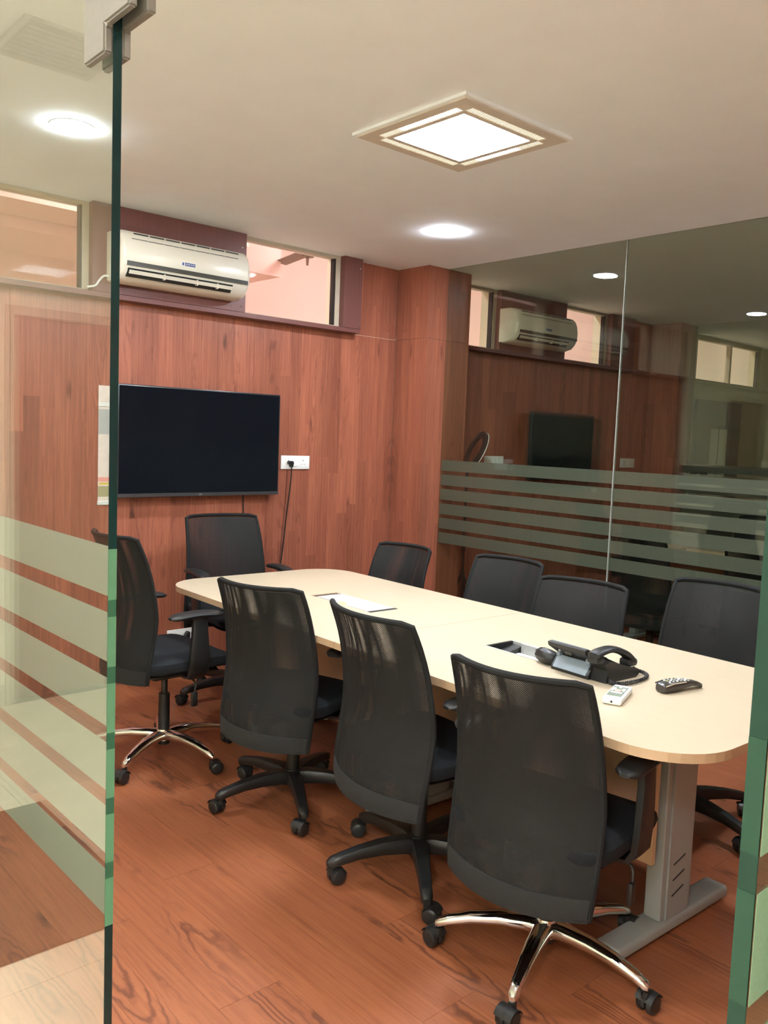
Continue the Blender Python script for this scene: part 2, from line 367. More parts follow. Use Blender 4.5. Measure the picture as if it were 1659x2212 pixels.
# raised upper band: ledge and boards
def band(x0, x1, boards, screws):
    led = struct(box('trim_1', (x0, YP, 2.1903), (x1, YW - 0.0005, 2.218), M_BOARD, None, 0.001))
    for a, b in boards: struct(box('trim_2', (a, YP - 0.004, 2.2185), (b, YW - 0.0005, ZC - 0.0005), M_BOARD, None, 0.001))
    for x, z in screws:
        s = cyl('screw', (x, YP - 0.0055, z), (x, YP - 0.003, z), 0.005, M_CHROME, led, seg=10)
band(0.60, 3.80, ((1.916, 2.876), (3.645, 3.80)), ((2.845, 2.60), (2.845, 2.25), (3.78, 2.62), (3.78, 2.235), (1.94, 2.25)))
band(4.64, 7.17, ((5.24, 6.10), (6.79, 7.17)), ((7.14, 2.60), (7.14, 2.24)))
nwin = 0
def clerestory(x0, x1, z0, z1, label_mull=None, frame=0.04, right=0.038, y=4.585, left=None):
    global nwin; nwin += 1
    w = struct(boxes('window_%d' % nwin, [], M_FRAME))
    left = frame if left is None else left
    box('window_frame', (x0, y, z1 - 0.022), (x1, y + 0.05, z1), M_FRAME, w); box('window_frame', (x0, y, z0), (x1, y + 0.05, z0 + 0.010), M_FRAME, w)
    if left: box('window_frame', (x0, y, z0 + 0.010), (x0 + left, y + 0.05, z1 - 0.022), M_FRAME, w)
    box('window_frame', (x1 - right, y, z0 + 0.010), (x1, y + 0.05, z1 - 0.022), M_FRAME, w)
    box('gasket', (x1 - right - 0.010, y + 0.004, z0 + 0.010), (x1 - right, y + 0.045, z1 - 0.022), M_BLACKP, w)
    right += 0.010
    xs = [x0 + left] + ([label_mull - 0.02, label_mull + 0.02] if label_mull else []) + [x1 - right]
    if label_mull: box('mullion', (label_mull - 0.02, y, z0 + 0.01), (label_mull + 0.02, y + 0.05, z1 - 0.022), M_FRAME, w)
    for a, b in zip(xs[::2], xs[1::2]): box('pane', (a, y + 0.022, z0 + 0.010), (b, y + 0.027, z1 - 0.022), M_WGLASS, w)
    return w
clerestory(1.20, 1.916, 2.2185, ZC, left=0.05)
clerestory(2.877, 3.645, 2.2185, ZC, left=0.0)
clerestory(4.70, 5.24, 2.2185, ZC, left=0.02)
clerestory(6.10, 6.79, 2.2185, ZC, left=0.0)
clerestory(8.42, 9.93, 2.2185, 2.66, label_mull=9.21, y=4.60, frame=0.05)
struct(box('trim_3', (8.40, 4.60, 2.66), (9.95, 4.74, ZC), M_FRAME))
# pillar between the rooms, clad in the same laminate
def pillar(x0, x1, yf, n):
    p = struct(box('wall_pillar_%d' % n, (x0 + 0.012, yf + 0.012, 0), (x1 - 0.012, YW, ZC), M_CREAM))
    for z0, z1 in ((0, 2.19), (2.1915, ZC)):
        box('wall_panel', (x0, yf + 0.012, z0), (x0 + 0.012, YW, z1), M_WALL, p); box('wall_panel', (x1 - 0.012, yf + 0.012, z0), (x1, YW, z1), M_WALL, p)
        box('wall_panel', (x0, yf, z0), (x1, yf + 0.012, z1), M_WALL, p)
pillar(4.205, 4.635, 4.305, 1); pillar(7.61, 7.90, 4.305, 2)
# near walls and the far end
struct(box('wall_front', (XF + 0.02, YN - 0.12, 0), (11.5, YN, ZC), M_WALL))
struct(box('wall_end', (11.5, YN, 0), (11.62, YW, ZC), M_CREAM))

# ------------------------------------------------------------------ corridor shell
struct(box('wall_corridor_left', (-1.82, -2.6, 0), (-1.7, 4.72, ZC), M_CREAM))
struct(box('wall_corridor_near', (-1.7, -2.72, 0), (XF, -2.6, ZC), M_CREAM))
struct(box('wall_corridor_right', (XF, -2.6, 0), (XF + 0.10, YN - 0.125, ZC), M_CREAM))
we = struct(boxes('wall_corridor_end', [((-0.449, 4.60, 0), (XF, 4.72, ZC)), ((-1.7, 4.60, 0), (-1.33, 4.72, ZC)), ((-1.33, 4.60, 2.05), (-0.449, 4.72, ZC))], M_CREAM))
struct(boxes('baseboard_corridor', [((-0.400, 4.585, 0.0), (XF - 0.06, 4.5995, 0.11)), ((-1.68, 4.585, 0.0), (-1.38, 4.5995, 0.11))], M_SKIRT))
d1 = struct(box('door_1', (-1.325, 4.645, 0.008), (-0.454, 4.685, 2.045), M_DOORWOOD))
for z in (0.18, 1.01, 1.83): box('hinge', (-0.466, 4.628, z - 0.055), (-0.450, 4.6448, z + 0.055), M_STEEL, d1)
box('door_handle', (-1.29, 4.60, 1.0), (-1.17, 4.615, 1.02), M_STEEL, d1); cyl('door_rose', (-1.28, 4.61, 1.01), (-1.28, 4.6448, 1.01), 0.014, M_STEEL, d1)
struct(boxes('trim_4', [((-0.449, 4.588, 0.0), (-0.405, 4.5995, 2.095)), ((-1.375, 4.588, 0.0), (-1.331, 4.5995, 2.095)), ((-1.331, 4.588, 2.051), (-0.449, 4.5995, 2.095))], M_FRAME))

# ------------------------------------------------------------------ hall behind the clerestory windows (pink walls)
struct(box('wall_hall_far', (-3, 7.6, 0), (13, 7.72, 4.0), M_PINK)); struct(box('ceiling_hall', (-3, 4.76, 3.9), (13, 7.6, 4.0), M_PINK))
struct(box('floor_hall', (-3, 4.76, -0.1), (13, 7.6, 0.0), M_TILE)); struct(box('wall_hall_left', (-3.1, 4.76, 0), (-3, 7.6, 4.0), M_PINK)); struct(box('wall_hall_right', (13, 4.76, 0), (13.1, 7.6, 4.0), pbr('pale_cream_paint', (0.86, 0.82, 0.76), 0.8, noise=0.01)))
struct(box('wall_hall_near', (-3, 4.76, 2.80), (13, 4.80, 3.9), M_PINK))
struct(box('wall_beam_1', (-3, 6.7, 2.93), (4.62, 7.6, 3.9), M_PINK)); struct(box('wall_beam_2', (-3, 6.2, 3.02), (3.95, 6.69, 3.9), M_PINK))
for x in (0.5, 3.0, 5.5, 8.0, 10.6):
    t = thing('hall_light', 'white batten lamp on the ceiling of the pink hall behind the windows', 'lamp', (x, 5.6, 3.9), 0, 'hall ceiling lamps')
    box('lamp_body', (-0.6, -0.05, -0.05), (0.6, 0.05, -0.0005), M_WPL, t); box('lamp_diffuser', (-0.58, -0.06, -0.075), (0.58, 0.06, -0.0505), M_E_HALL, t)
# ceiling fan seen through the window
M_FANG = pbr('fan_grey', (0.26, 0.20, 0.17), 0.6)
t = thing('ceiling_fan', 'small ceiling fan hanging in the pink hall behind the window', 'fan', (4.52, 6.15, 3.045))
cyl('fan_rod', (0, 0, 0.05), (0, 0, 0.8548), 0.012, M_FANG, t); 
bm = bmesh.new(); add_cyl(bm, (0, 0, -0.02), (0, 0, 0.05), 0.055, 0.075, 20); add_cyl(bm, (0, 0, -0.09), (0, 0, -0.02), 0.010, 0.016, 12); link('fan_hub', me_from(bm, 'fan_hub', M_FANG, True), t)
for k in range(3): box('fan_blade', (0.07, -0.06, 0.02), (0.62, 0.06, 0.026), M_FANG, t, loc=(0, 0, 0), rot=(R(8), 0, R(120 * k - 42)))

# ------------------------------------------------------------------ glass walls
STR_L = [(1.5 + XF * (-0.341 - 0.1905 * k), 1.5 + XF * (-0.341 - 0.1905 * k - 0.143)) for k in range(6)]
STR_R = [(1.346 - 0.104 * k, 1.346 - 0.104 * k - 0.077) for k in range(6)]
def glass_pane(name, lo, hi, axis, stripes, film_side, label, mat=M_GLASS, film=M_FROST, edge=None, film_off=0.0006, parent=None, edge_mat=None, band_mat=None):
    """axis: normal axis of the pane (0 or 1). film_side +1/-1; edge: list of '+'/'-' along the in-plane horizontal axis"""
    g = box(name, lo, hi, mat, parent)
    for zt, zb in stripes:
        a, b = list(lo), list(hi); a[2], b[2] = zb, zt
        if film_side > 0: a[axis] = hi[axis] + film_off; b[axis] = a[axis] + 0.0004
        else: b[axis] = lo[axis] - film_off; a[axis] = b[axis] - 0.0004
        box('frosted_stripe', a, b, film, g)
    h = 1 - axis
    for s in edge or []:
        def seg(nm, z0, z1, m, grow=0.0):
            a, b = list(lo), list(hi); a[2], b[2] = z0, z1
            if s == '-': b[h] = lo[h] - 0.0002; a[h] = lo[h] - 0.0012 - grow
            else: a[h] = hi[h] + 0.0002; b[h] = hi[h] + 0.0012 + grow
            box(nm, a, b, m, g)
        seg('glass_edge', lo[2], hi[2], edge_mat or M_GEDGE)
        for k, (zt, zb) in enumerate(stripes):  # painted colour pieces imitate film-scattered light along the glass edge
            seg('edge_painted_scatter', zb, zt, band_mat or M_GEDGEB, 0.0004)
            if k + 1 < len(stripes) and not edge_mat: seg('edge_painted_scatter_gap', stripes[k + 1][0], zb, M_GEDGEM, 0.0004)
    return g
XO = XF - 0.0
wl = struct(boxes('wall_left', [((XF - 0.004, 1.216, 0.0), (XF + 0.017, 4.60, 0.012))], M_STEEL))
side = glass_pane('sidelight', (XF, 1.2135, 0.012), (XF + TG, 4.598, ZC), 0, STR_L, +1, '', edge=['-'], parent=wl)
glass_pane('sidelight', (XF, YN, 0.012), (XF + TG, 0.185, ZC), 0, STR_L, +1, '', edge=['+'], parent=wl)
glass_pane('transom', (XF, 0.187, 2.085), (XF + TG, 1.2115, ZC), 0, [], +1, '', parent=wl)
# L-shaped patch connector of sidelight and transom
def patch(x0, x1): return prism('patch_plate', [(1.135, 2.062), (1.212, 2.062), (1.212, 2.024), (1.284, 2.024), (1.284, 2.16), (1.135, 2.16)], 0, x0, x1, M_STEEL, None, 0.003)
pf = thing('patch_fitting', 'satin steel L-shaped patch connector at the top corner of the glass sidelight', 'door fitting')
for a, b in ((XF - 0.014, XF - 0.0005), (XF + TG + 0.0005, XF + TG + 0.014)): patch(a, b).parent = pf
box('gasket', (XF + 0.001, 1.2125, 2.03), (XF + TG - 0.001, 1.2130, 2.084), M_GEDGE, pf)
# open door leaf
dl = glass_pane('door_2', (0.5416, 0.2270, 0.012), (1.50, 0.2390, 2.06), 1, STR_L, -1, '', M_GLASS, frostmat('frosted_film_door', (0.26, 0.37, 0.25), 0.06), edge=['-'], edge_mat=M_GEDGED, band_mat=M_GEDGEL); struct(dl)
for z0, z1 in ((0.010, 0.06), (2.01, 2.075)): boxes('patch_hinge', [((0.560, 0.213, z0), (0.72, 0.2265, z1)), ((0.560, 0.2395, z0), (0.72, 0.253, z1))], M_STEEL, dl)
# partition to the next room and one beyond
wr = struct(boxes('wall_right', [((XG - 0.004, YN, 0.0), (XG + 0.016, 4.304, 0.010))], M_STEEL))
for a, b in ((2.871, 4.304), (1.15, 2.867), (YN, 1.146)):
    glass_pane('partition_pane', (XG, a, 0.010), (XG + 0.012, b, ZC), 0, STR_R, +1, '', M_PGLASS, M_FROSTP, parent=wr)
for y in (2.869, 1.148): box('silicone_joint', (XG - 0.001, y - 0.0018, 0.01), (XG + 0.013, y + 0.0018, ZC), M_GPL, wr)
wr2 = struct(boxes('wall_next_room_right', [((XG2 - 0.004, YN, 0.0), (XG2 + 0.016, 4.304, 0.010))], M_STEEL))
glass_pane('partition_pane', (XG2, YN, 0.010), (XG2 + 0.012, 4.304, ZC), 0, STR_R, +1, '', M_PGLASS, M_FROSTP, parent=wr2)
# grey door of the far room
d3 = struct(box('door_3', (8.52, 4.585, 0.01), (9.52, 4.6195, 2.02), pbr('grey_door', (0.14, 0.16, 0.18), 0.45)))
for a, b in ((8.84, 9.015), (9.035, 9.21)): box('vision_pane', (a, 4.5815, 1.05), (b, 4.5848, 1.72), M_WPL, d3)
box('door_handle', (8.60, 4.55, 0.98), (8.62, 4.565, 1.25), M_STEEL, d3); boxes('handle_stem', [((8.603, 4.565, 1.0), (8.617, 4.5848, 1.014)), ((8.603, 4.565, 1.216), (8.617, 4.5848, 1.23))], M_STEEL, d3)

# ------------------------------------------------------------------ lamps
def downlight(x, y, label, group=None, mat=None, r=0.074, rr=0.084):
    t = thing('downlight', label, 'ceiling light', (x, y, ZC), 0, group)
    bm = bmesh.new(); add_loft(bm, [[(q * math.cos(a), q * math.sin(a), z) for a in [2 * math.pi * k / 32 for k in range(32)]] for q, z in ((rr, -0.0005), (rr, -0.003), (r, -0.004), (r, -0.0005))], closed=True)
    link('trim_ring', me_from(bm, 'trim_ring', M_WPL, True), t)
    cyl('lamp_disc', (0, 0, -0.0095), (0, 0, -0.0008), r - 0.0006, mat or M_E_DOWN, t, seg=32)
    return t
downlight(3.595, 3.56, 'round white downlight in the ceiling near the brown pillar')
downlight(1.39, 3.50, 'round white downlight in the ceiling by the clerestory window left of the air conditioner')
downlight(1.39, 1.10, 'round downlight in the ceiling over the glass door opening', 'near downlights of the meeting room')
downlight(3.595, 1.10, 'round downlight in the ceiling over the chairs at the door end of the table', 'near downlights of the meeting room')
# square ceiling panel
t = thing('ceiling_panel_light', 'square recessed ceiling light with prismatic diffuser and four lit slots', 'ceiling light', (2.50, 2.41, ZC))
def frame_ring(bm, a, b, z0, z1):   # square ring between half sizes a>b
    for lo, hi in (((-a, -a), (a, -b)), ((-a, b), (a, a)), ((-a, -b), (-b, b)), ((b, -b), (a, b))): add_box(bm, (lo[0], lo[1], z0), (hi[0], hi[1], z1))
bm = bmesh.new(); frame_ring(bm, 0.305, 0.292, -0.012, -0.0005); link('outer_rim', me_from(bm, 'outer_rim', M_CEIL), t)
bm = bmesh.new(); frame_ring(bm, 0.2915, 0.248, -0.018, -0.002); frame_ring(bm, 0.2115, 0.188, -0.018, -0.002)
for sx in (-1, 1):
    for sy in (-1, 1): add_box(bm, (min(sx * 0.2118, sx * 0.2478), min(sy * 0.2118, sy * 0.2478), -0.018), (max(sx * 0.2118, sx * 0.2478), max(sy * 0.2118, sy * 0.2478), -0.002))
link('lamp_frame', me_from(bm, 'lamp_frame', M_LAMPF), t)
box('diffuser', (-0.1875, -0.1875, -0.0168), (0.1875, 0.1875, -0.004), M_E_PANEL, t)
for k in range(4):
    s = box('slot_light', (-0.2112, 0.2120, -0.0150), (0.2112, 0.2475, -0.004), M_E_SLOT, t, rot=(0, 0, R(90 * k)))
    if k in (0, 1, 3): box('slot_tube', (-0.20 if k != 3 else -0.12, 0.215, -0.0164), (0.10 if k != 3 else 0.10, 0.2445, -0.0152), M_E_TUBE, s) if k in (1, 3) else None
    bm = bmesh.new()
    for q in range(40):
        x = -0.207 + 0.414 * q / 39; add_box(bm, (x - 0.0020, 0.2122, -0.0180), (x + 0.0020, 0.2473, -0.0166))
    link('louvre', me_from(bm, 'louvre', M_LAMPF), s)
# corridor lamps
for y in (1.5, -0.2, -1.8):
    t = thing('corridor_light', 'square white panel lamp in the corridor ceiling', 'ceiling light', (-0.95, y, ZC), 0, 'corridor ceiling lamps')
    bm = bmesh.new(); frame_ring(bm, 0.30, 0.28, -0.014, -0.0005); link('lamp_frame', me_from(bm, 'lamp_frame', M_WPL), t)
    box('diffuser', (-0.2795, -0.2795, -0.010), (0.2795, 0.2795, -0.003), M_E_CORR, t)
t = thing('ceiling_vent', 'small dark square vent in the corridor ceiling', 'vent', (0.0, 2.83, ZC))
bm = bmesh.new(); frame_ring(bm, 0.16, 0.135, -0.012, -0.0005); link('vent_frame', me_from(bm, 'vent_frame', M_GPL), t)
for q in range(7): box('vent_slat', (-0.1345, -0.12 + q * 0.036, -0.010), (0.1345, -0.105 + q * 0.036, -0.002), M_GPL, t)
tag(box('door_mat', (-0.12, 2.33, 0.0003), (0.46, 3.30, 0.012), M_MAT, None, 0.004), 'dark coir mat lying on the corridor tiles', 'mat')

# ------------------------------------------------------------------ television
t = thing('television', 'large black flat television on the brown wood wall', 'television', (2.612, 4.54, 1.418))
t.rotation_euler = (0, 0, 0)
box('tv_body', (-0.546, 0.0, -0.317), (0.546, 0.04, 0.317), M_TVB, t, 0.006, 2); box('wall_bracket', (-0.2, 0.0402, -0.15), (0.2, 0.0798, 0.15), M_BLACKP, t)
box('screen', (-0.536, -0.0015, -0.296), (0.536, -0.0002, 0.308), M_SCREEN, t)
b = box('bottom_strip', (-0.546, -0.004, -0.318), (0.546, -0.0003, -0.299), pbr('tv_strip_metal', (0.10, 0.10, 0.105), 0.3, 0.7), t, 0.001)
text('tv_logo', 'LG', 0.016, M_GPL, b, (-0.02, -0.0045, -0.308), (R(90), 0, 0))
tag(tube('tv_cable', [(2.94, 4.611, 1.10), (2.945, 4.612, 1.0), (2.94, 4.613, 0.85), (2.93, 4.613, 0.60), (2.90, 4.613, 0.31)], 0.004, M_BLACKP), 'thin black cable hanging straight down from the bottom of the television', 'cable')
# calendar left of the television
t = thing('wall_calendar', 'narrow hanging paper calendar with white rods beside the television', 'calendar', (2.030, YW, 1.39))
box('sheet', (-0.040, -0.006, -0.32), (0.034, -0.003, 0.33), M_PAPER, t)
for z in (0.225, -0.325): box('rod', (-0.043, -0.011, z - 0.012), (0.036, -0.0061 if z > 0 else -0.0005, z + 0.012), M_WPL, t, 0.003)
box('printed_picture', (-0.040, -0.0068, -0.29), (0.034, -0.0061, -0.23), M_GREENP, t); box('red_print', (-0.040, -0.0068, -0.205), (0.034, -0.0061, -0.180), M_PINKP, t); box('yellow_print', (-0.034, -0.0068, -0.222), (0.030, -0.0061, -0.210), M_YELL, t); box('date_print', (-0.040, -0.0068, 0.06), (0.034, -0.0061, 0.20), M_GPL, t)

# ------------------------------------------------------------------ wall sockets
def socket(x0, x1, z0, z1, label, plug, mods=3, xoff=0.0):
    t = thing('wall_socket', label, 'socket', ((x0 + x1) / 2, YW, (z0 + z1) / 2)); W, H = (x1 - x0) / 2, (z1 - z0) / 2
    box('face_plate', (-W, -0.010, -H), (W, -0.0004, H), M_WPL, t, 0.003, 2)
    for k in range(mods):
        cx = (-W + 2 * W * (k + 0.5) / mods) * 0.78
        if k == 1: box('switch', (cx - 0.018, -0.0145, -0.026), (cx + 0.018, -0.0102, 0.026), M_WPL, t, 0.002)
        else:
            s = box('outlet', (cx - 0.02, -0.0118, -0.028), (cx + 0.02, -0.0102, 0.028), M_WPL, t, 0.001)
            for px, pz, r in ((0, 0.013, 0.0035), (-0.010, -0.012, 0.0025), (0.010, -0.012, 0.0025)): cyl('pin_hole', (cx + px, -0.0125, pz), (cx + px, -0.01185, pz), r, M_ACD, s, seg=10)
    return t
socket(3.224, 3.455, 1.259, 1.348, 'white wall socket plate beside the television with a black plug in it', True)
tp = thing('power_plug', 'black power plug with a long cable in the socket beside the television', 'plug', (3.285, YW - 0.0122, 1.302))
prism('plug_body', [(-0.022, 0.0), (-0.012, 0.012), (0.012, 0.012), (0.020, 0.0), (0.012, -0.03), (0.002, -0.03), (-0.004, -0.010)], 1, -0.034, -0.0004, M_BLACKP, tp, 0.003)
tube('cable', bez([(0.008, -0.02, -0.028), (0.012, -0.01, -0.12), (-0.004, 0.006, -0.35), (-0.030, 0.008, -0.60), (-0.055, 0.006, -0.80), (-0.06, 0.004, -1.0), (-0.05, 0.0, -1.2)], 6), 0.0042, M_BLACKP, tp)
tube('cable', bez([(-0.006, 0.0085, -0.048), (-0.015, 0.0085, -0.25), (-0.040, 0.0085, -0.55), (-0.06, 0.0085, -0.85), (-0.06, 0.0085, -1.15)], 6), 0.0022, pbr('brown_wire', (0.10, 0.03, 0.02), 0.5), tp)
socket(2.429, 2.64, 0.190, 0.282, 'white low wall socket plate near the floor with a dark plug', True)
tp = thing('power_plug', 'black angled plug in the low socket near the floor', 'plug', (2.53, YW - 0.0148, 0.240))
prism('plug_body', [(-0.02, -0.03), (0.016, 0.028), (0.03, 0.03), (0.03, -0.01), (0.0, -0.05)], 1, -0.04, -0.0004, M_BLACKP, tp, 0.004)
socket(5.22, 5.45, 1.285, 1.372, 'white wall socket plate beside the ring lamp in the next room', False)
socket(7.18, 7.42, 1.285, 1.375, 'white wall socket plate right of the smaller television in the next room', False)

# ------------------------------------------------------------------ air conditioners
def air_con(x, label):
    t = thing('air_conditioner', label, 'air conditioner', (x, YP - 0.0045, 2.272)); hw = 0.40
    def prof(s=1.0): return [(-0.0005, 0.0), (-0.06, -0.005), (-0.13, 0.012), (-0.165, 0.045), (-0.185, 0.085), (-0.190, 0.14), (-0.182, 0.195), (-0.165, 0.235), (-0.135, 0.262), (-0.08, 0.272), (-0.0005, 0.272)]
    p = prof(); bm = bmesh.new(); rings = []
    for xx, sc in ((-hw, 0.86), (-hw + 0.008, 0.94), (-hw + 0.028, 1.0), (hw - 0.028, 1.0), (hw - 0.008, 0.94), (hw, 0.86)):
        rings.append([(xx, q[0] * sc if q[0] < -0.001 else q[0], 0.136 + (q[1] - 0.136) * (0.5 + 0.5 * sc) if q[0] < -0.001 else 0.136 + (q[1] - 0.136) * (0.5 + 0.5 * sc)) for q in p])
    add_loft(bm, rings); body = link('body', me_from(bm, 'body', M_ACW, True), t)
    # front lines
    for k in range(7):
        xa = -0.32 + k * 0.094; box('top_slot', (xa, -0.1555, 0.246), (xa + 0.082, -0.1500, 0.252), M_ACD, t, rot=(0, 0, 0)); box('seam', (xa - 0.02, -0.1758, 0.216), (xa + 0.07, -0.170, 0.2185), M_ACD, t)
    box('dark_band', (-0.37, -0.1895, 0.076), (0.375, -0.1790, 0.098), M_ACB, t)
    lv = prism('outlet', [(-0.1795, 0.062), (-0.150, 0.020), (-0.140, 0.022), (-0.170, 0.066)], 0, -0.36, 0.28, M_ACD, t)
    prism('louvre', [(-0.187, 0.050), (-0.176, 0.034), (-0.172, 0.037), (-0.183, 0.053)], 0, -0.355, 0.275, M_ACW, t)
    for xx in (-0.15, 0.05, 0.18): box('vane', (xx - 0.003, -0.183, 0.028), (xx + 0.003, -0.160, 0.058), M_ACW, t)
    lg = box('logo_plate', (-0.055, -0.1912, 0.118), (0.030, -0.1885, 0.142), M_WHITE, t)
    b = box('logo_field', (-0.036, -0.1918, 0.121), (0.028, -0.1913, 0.139), M_BLUE, lg); box('logo_mark', (-0.052, -0.1916, 0.122), (-0.042, -0.1913, 0.138), M_BLUE, lg)
    text('logo_text', 'BLUE STAR', 0.0115, M_WHITE, lg, (-0.004, -0.1921, 0.130), (R(90), 0, 0))
    return t
air_con(2.395, 'white wall air conditioner above the large television')
air_con(5.63, 'white wall air conditioner above the television in the next room')
tag(tube('ac_cable', bez([(1.99, 4.50, 2.300), (1.97, 4.515, 2.298), (1.95, 4.525, 2.275), (1.93, 4.528, 2.245), (1.90, 4.56, 2.235)], 6), 0.006, M_WPL), 'white cable curving from the air conditioner to the window frame', 'cable')

# ------------------------------------------------------------------ conference table
TZ, TR = 0.745, R(-1.9)
def table(name, label, loc, rz, detail=True):
    t = thing(name, label, 'table', loc, rz); hw, hl, r = 0.520, 1.425, 0.20
    def outline(ya, yb, round_end):
        pts = []
        if round_end > 0:
            pts += [(-hw, ya), (hw, ya)] + [(hw - r + r * math.cos(a), yb - r + r * math.sin(a)) for a in [math.pi / 2 * k / 10 for k in range(11)]] + [(-hw + r - r * math.sin(a), yb - r + r * math.cos(a)) for a in [math.pi / 2 * k / 10 for k in range(11)]]
        else:
            pts += [(hw, yb), (-hw, yb)] + [(-hw + r - r * math.cos(a), ya + r - r * math.sin(a)) for a in [math.pi / 2 * k / 10 for k in range(11)]] + [(hw - r + r * math.sin(a), ya + r - r * math.cos(a)) for a in [math.pi / 2 * k / 10 for k in range(11)]]
        return pts
    # tabletop halves with an opening for the cable box
    for s in (1, -1):
        ya, yb = (0.0012, hl) if s > 0 else (-hl, -0.0012)
        out = outline(ya, yb, s); cy = s * 0.555; bx0, bx1, by0, by1 = -0.078, 0.078, cy - 0.222, cy + 0.222
        bm = bmesh.new()
        vo = [bm.verts.new((x, y, TZ)) for x, y in out]; vi = [bm.verts.new((x, y, TZ)) for x, y in ((bx0, by0), (bx1, by0), (bx1, by1), (bx0, by1))]
        eds = [bm.edges.new((vo[i], vo[(i + 1) % len(vo)])) for i in range(len(vo))] + [bm.edges.new((vi[i], vi[(i + 1) % 4])) for i in range(4)]
        bmesh.ops.triangle_fill(bm, edges=eds, use_beauty=True)
        g = bmesh.ops.extrude_face_region(bm, geom=bm.faces[:]); bmesh.ops.translate(bm, vec=(0, 0, -0.0255), verts=[v for v in g['geom'] if isinstance(v, bmesh.types.BMVert)])
        bmesh.ops.recalc_face_normals(bm, faces=bm.faces[:])
        me = me_from(bm, 'tabletop', M_TABLE); me.materials.append(M_TEDGE)
        for p in me.polygons:
            if abs(p.normal.z) < 0.5: p.material_index = 1
        link('tabletop', me, t)
    for y in (-1.09, 0.0, 1.09):
        lg = box('leg', (-0.085, y - 0.028, 0.052), (0.085, y + 0.028, 0.7190), M_LEG, t, 0.004)
        boxes('leg_fold', [((-0.058, y + s * 0.0285 - (0.006 if s < 0 else 0), 0.052), (0.062, y + s * 0.0285 + (0.006 if s > 0 else 0), 0.7188)) for s in (-1, 1)], M_LEG, lg)
        ft = box('foot', (-0.31, y - 0.042, 0.012), (0.31, y + 0.042, 0.0515), M_LEG, t, 0.012, 3)
        for x in (-0.26, 0.26): cyl('glide', (x, y, 0.0005), (x, y, 0.0118), 0.022, M_WPL, ft, seg=14)
        if y < -1:
            for k in range(3):
                bm = bmesh.new(); add_cyl(bm, (-0.034, y - 0.0352, 0.124 + 0.050 * k), (0.028, y - 0.0352, 0.124 + 0.050 * k + 0.018), 0.0022, None, 6); link('leg_slit', me_from(bm, 'leg_slit', M_ACD), lg)
    for x in (-0.112, 0.100):
        pn = box('modesty_panel', (x - 0.006, -1.10, 0.235), (x + 0.012, 1.10, 0.7190), M_MODEST, t, 0.001)
        cyl('bolt_hole', (x - 0.0075, -1.06, 0.335), (x - 0.0062, -1.06, 0.335), 0.007, M_ACD, pn, seg=12)
    return t
tab = table('conference_table', 'long pale maple conference table with rounded corners and grey metal legs', (2.445, 2.372, 0), TR)
def T(x, y, z=TZ):   # table-local to world
    c, s = math.cos(TR), math.sin(TR); return (2.445 + c * x - s * y, 2.372 + s * x + c * y, z)
# cable boxes let into the table
cb = thing('cable_box', 'aluminium cable flap with closed lid set into the table near the television', 'cable box', T(0, 0.555), TR)
boxes('tray', [((-0.0765, -0.2205, -0.06), (0.0765, 0.2205, -0.055)), ((-0.0765, -0.2205, -0.055), (-0.0735, 0.2205, -0.001)), ((0.0735, -0.2205, -0.055), (0.0765, 0.2205, -0.001))], M_ALU, cb)
box('lid', (-0.0730, -0.200, -0.006), (0.0730, 0.180, 0.0022), M_ALU, cb, 0.001)
for a, b in ((-0.2205, -0.2005), (0.1805, 0.2205)): box('end_cap', (-0.0765, a, -0.055), (0.0765, b, -0.004 if a > 0 else 0.001), M_BLACKP, cb)
box('lid_tab', (-0.068, -0.03, 0.0023), (-0.058, 0.02, 0.0035), M_YELL, cb, 0.0005)
cb = thing('cable_box', 'open aluminium cable tray set into the table beside the desk phone', 'cable box', T(0, -0.555), TR)
boxes('tray', [((-0.0765, -0.2205, -0.06), (0.0765, 0.2205, -0.055)), ((-0.0765, -0.2205, -0.055), (-0.0705, 0.2205, 0.001)), ((0.0705, -0.2205, -0.055), (0.0765, 0.2205, 0.001))], M_ALU, cb)
box('lid', (0.058, -0.16, -0.052), (0.0700, 0.16, 0.004), M_ALU, cb, 0.001); box('inner_rail', (0.03, -0.16, -0.0545), (0.05, 0.16, -0.03), M_ALU, cb, 0.002)
for a, b in ((-0.2100, -0.165), (0.165, 0.2100)): prism('end_cap', [(-0.0700, -0.054), (0.0700, -0.054), (0.0700, -0.010), (-0.0700, -0.034)], 1, a, b, M_BLACKP, cb)
for a, b in ((-0.2215, -0.2105), (0.2105, 0.2215)): box('end_wall', (-0.0700, a, -0.0548), (0.0700, b, 0.0008), M_BLACKP, cb)

# ------------------------------------------------------------------ office chairs
BACK_X = [(0.0, -0.268), (0.12, -0.264), (0.30, -0.245), (0.48, -0.235), (0.75, -0.262), (1.0, -0.317)]
BACK_W = [(0.0, 0.206), (0.15, 0.211), (0.40, 0.213), (0.70, 0.204), (1.0, 0.194)]
Z0, ZH = 0.328, 0.623
def back_pt(u, v, off=0.0):
    x = smooth_interp(BACK_X, v) + 0.074 * (u * u) + off; wdt = smooth_interp(BACK_W, v)
    z = Z0 + ZH * v
    if v > 0.9: z -= 0.008 * max(0, abs(u) - 0.86) / 0.14 * (v - 0.9) / 0.1
    if v < 0.1: z += 0.004 * (u * u) * (0.1 - v) / 0.1
    return Vector((x, u * wdt, z))
def grid_mesh(name, f, nu, nv, mat):
    bm = bmesh.new(); vs = [[bm.verts.new(f(i / nu, j / nv)) for i in range(nu + 1)] for j in range(nv + 1)]
    for j in range(nv):
        for i in range(nu): bm.faces.new((vs[j][i], vs[j][i + 1], vs[j + 1][i + 1], vs[j + 1][i]))
    return me_from(bm, name, mat, True)
CH = {}
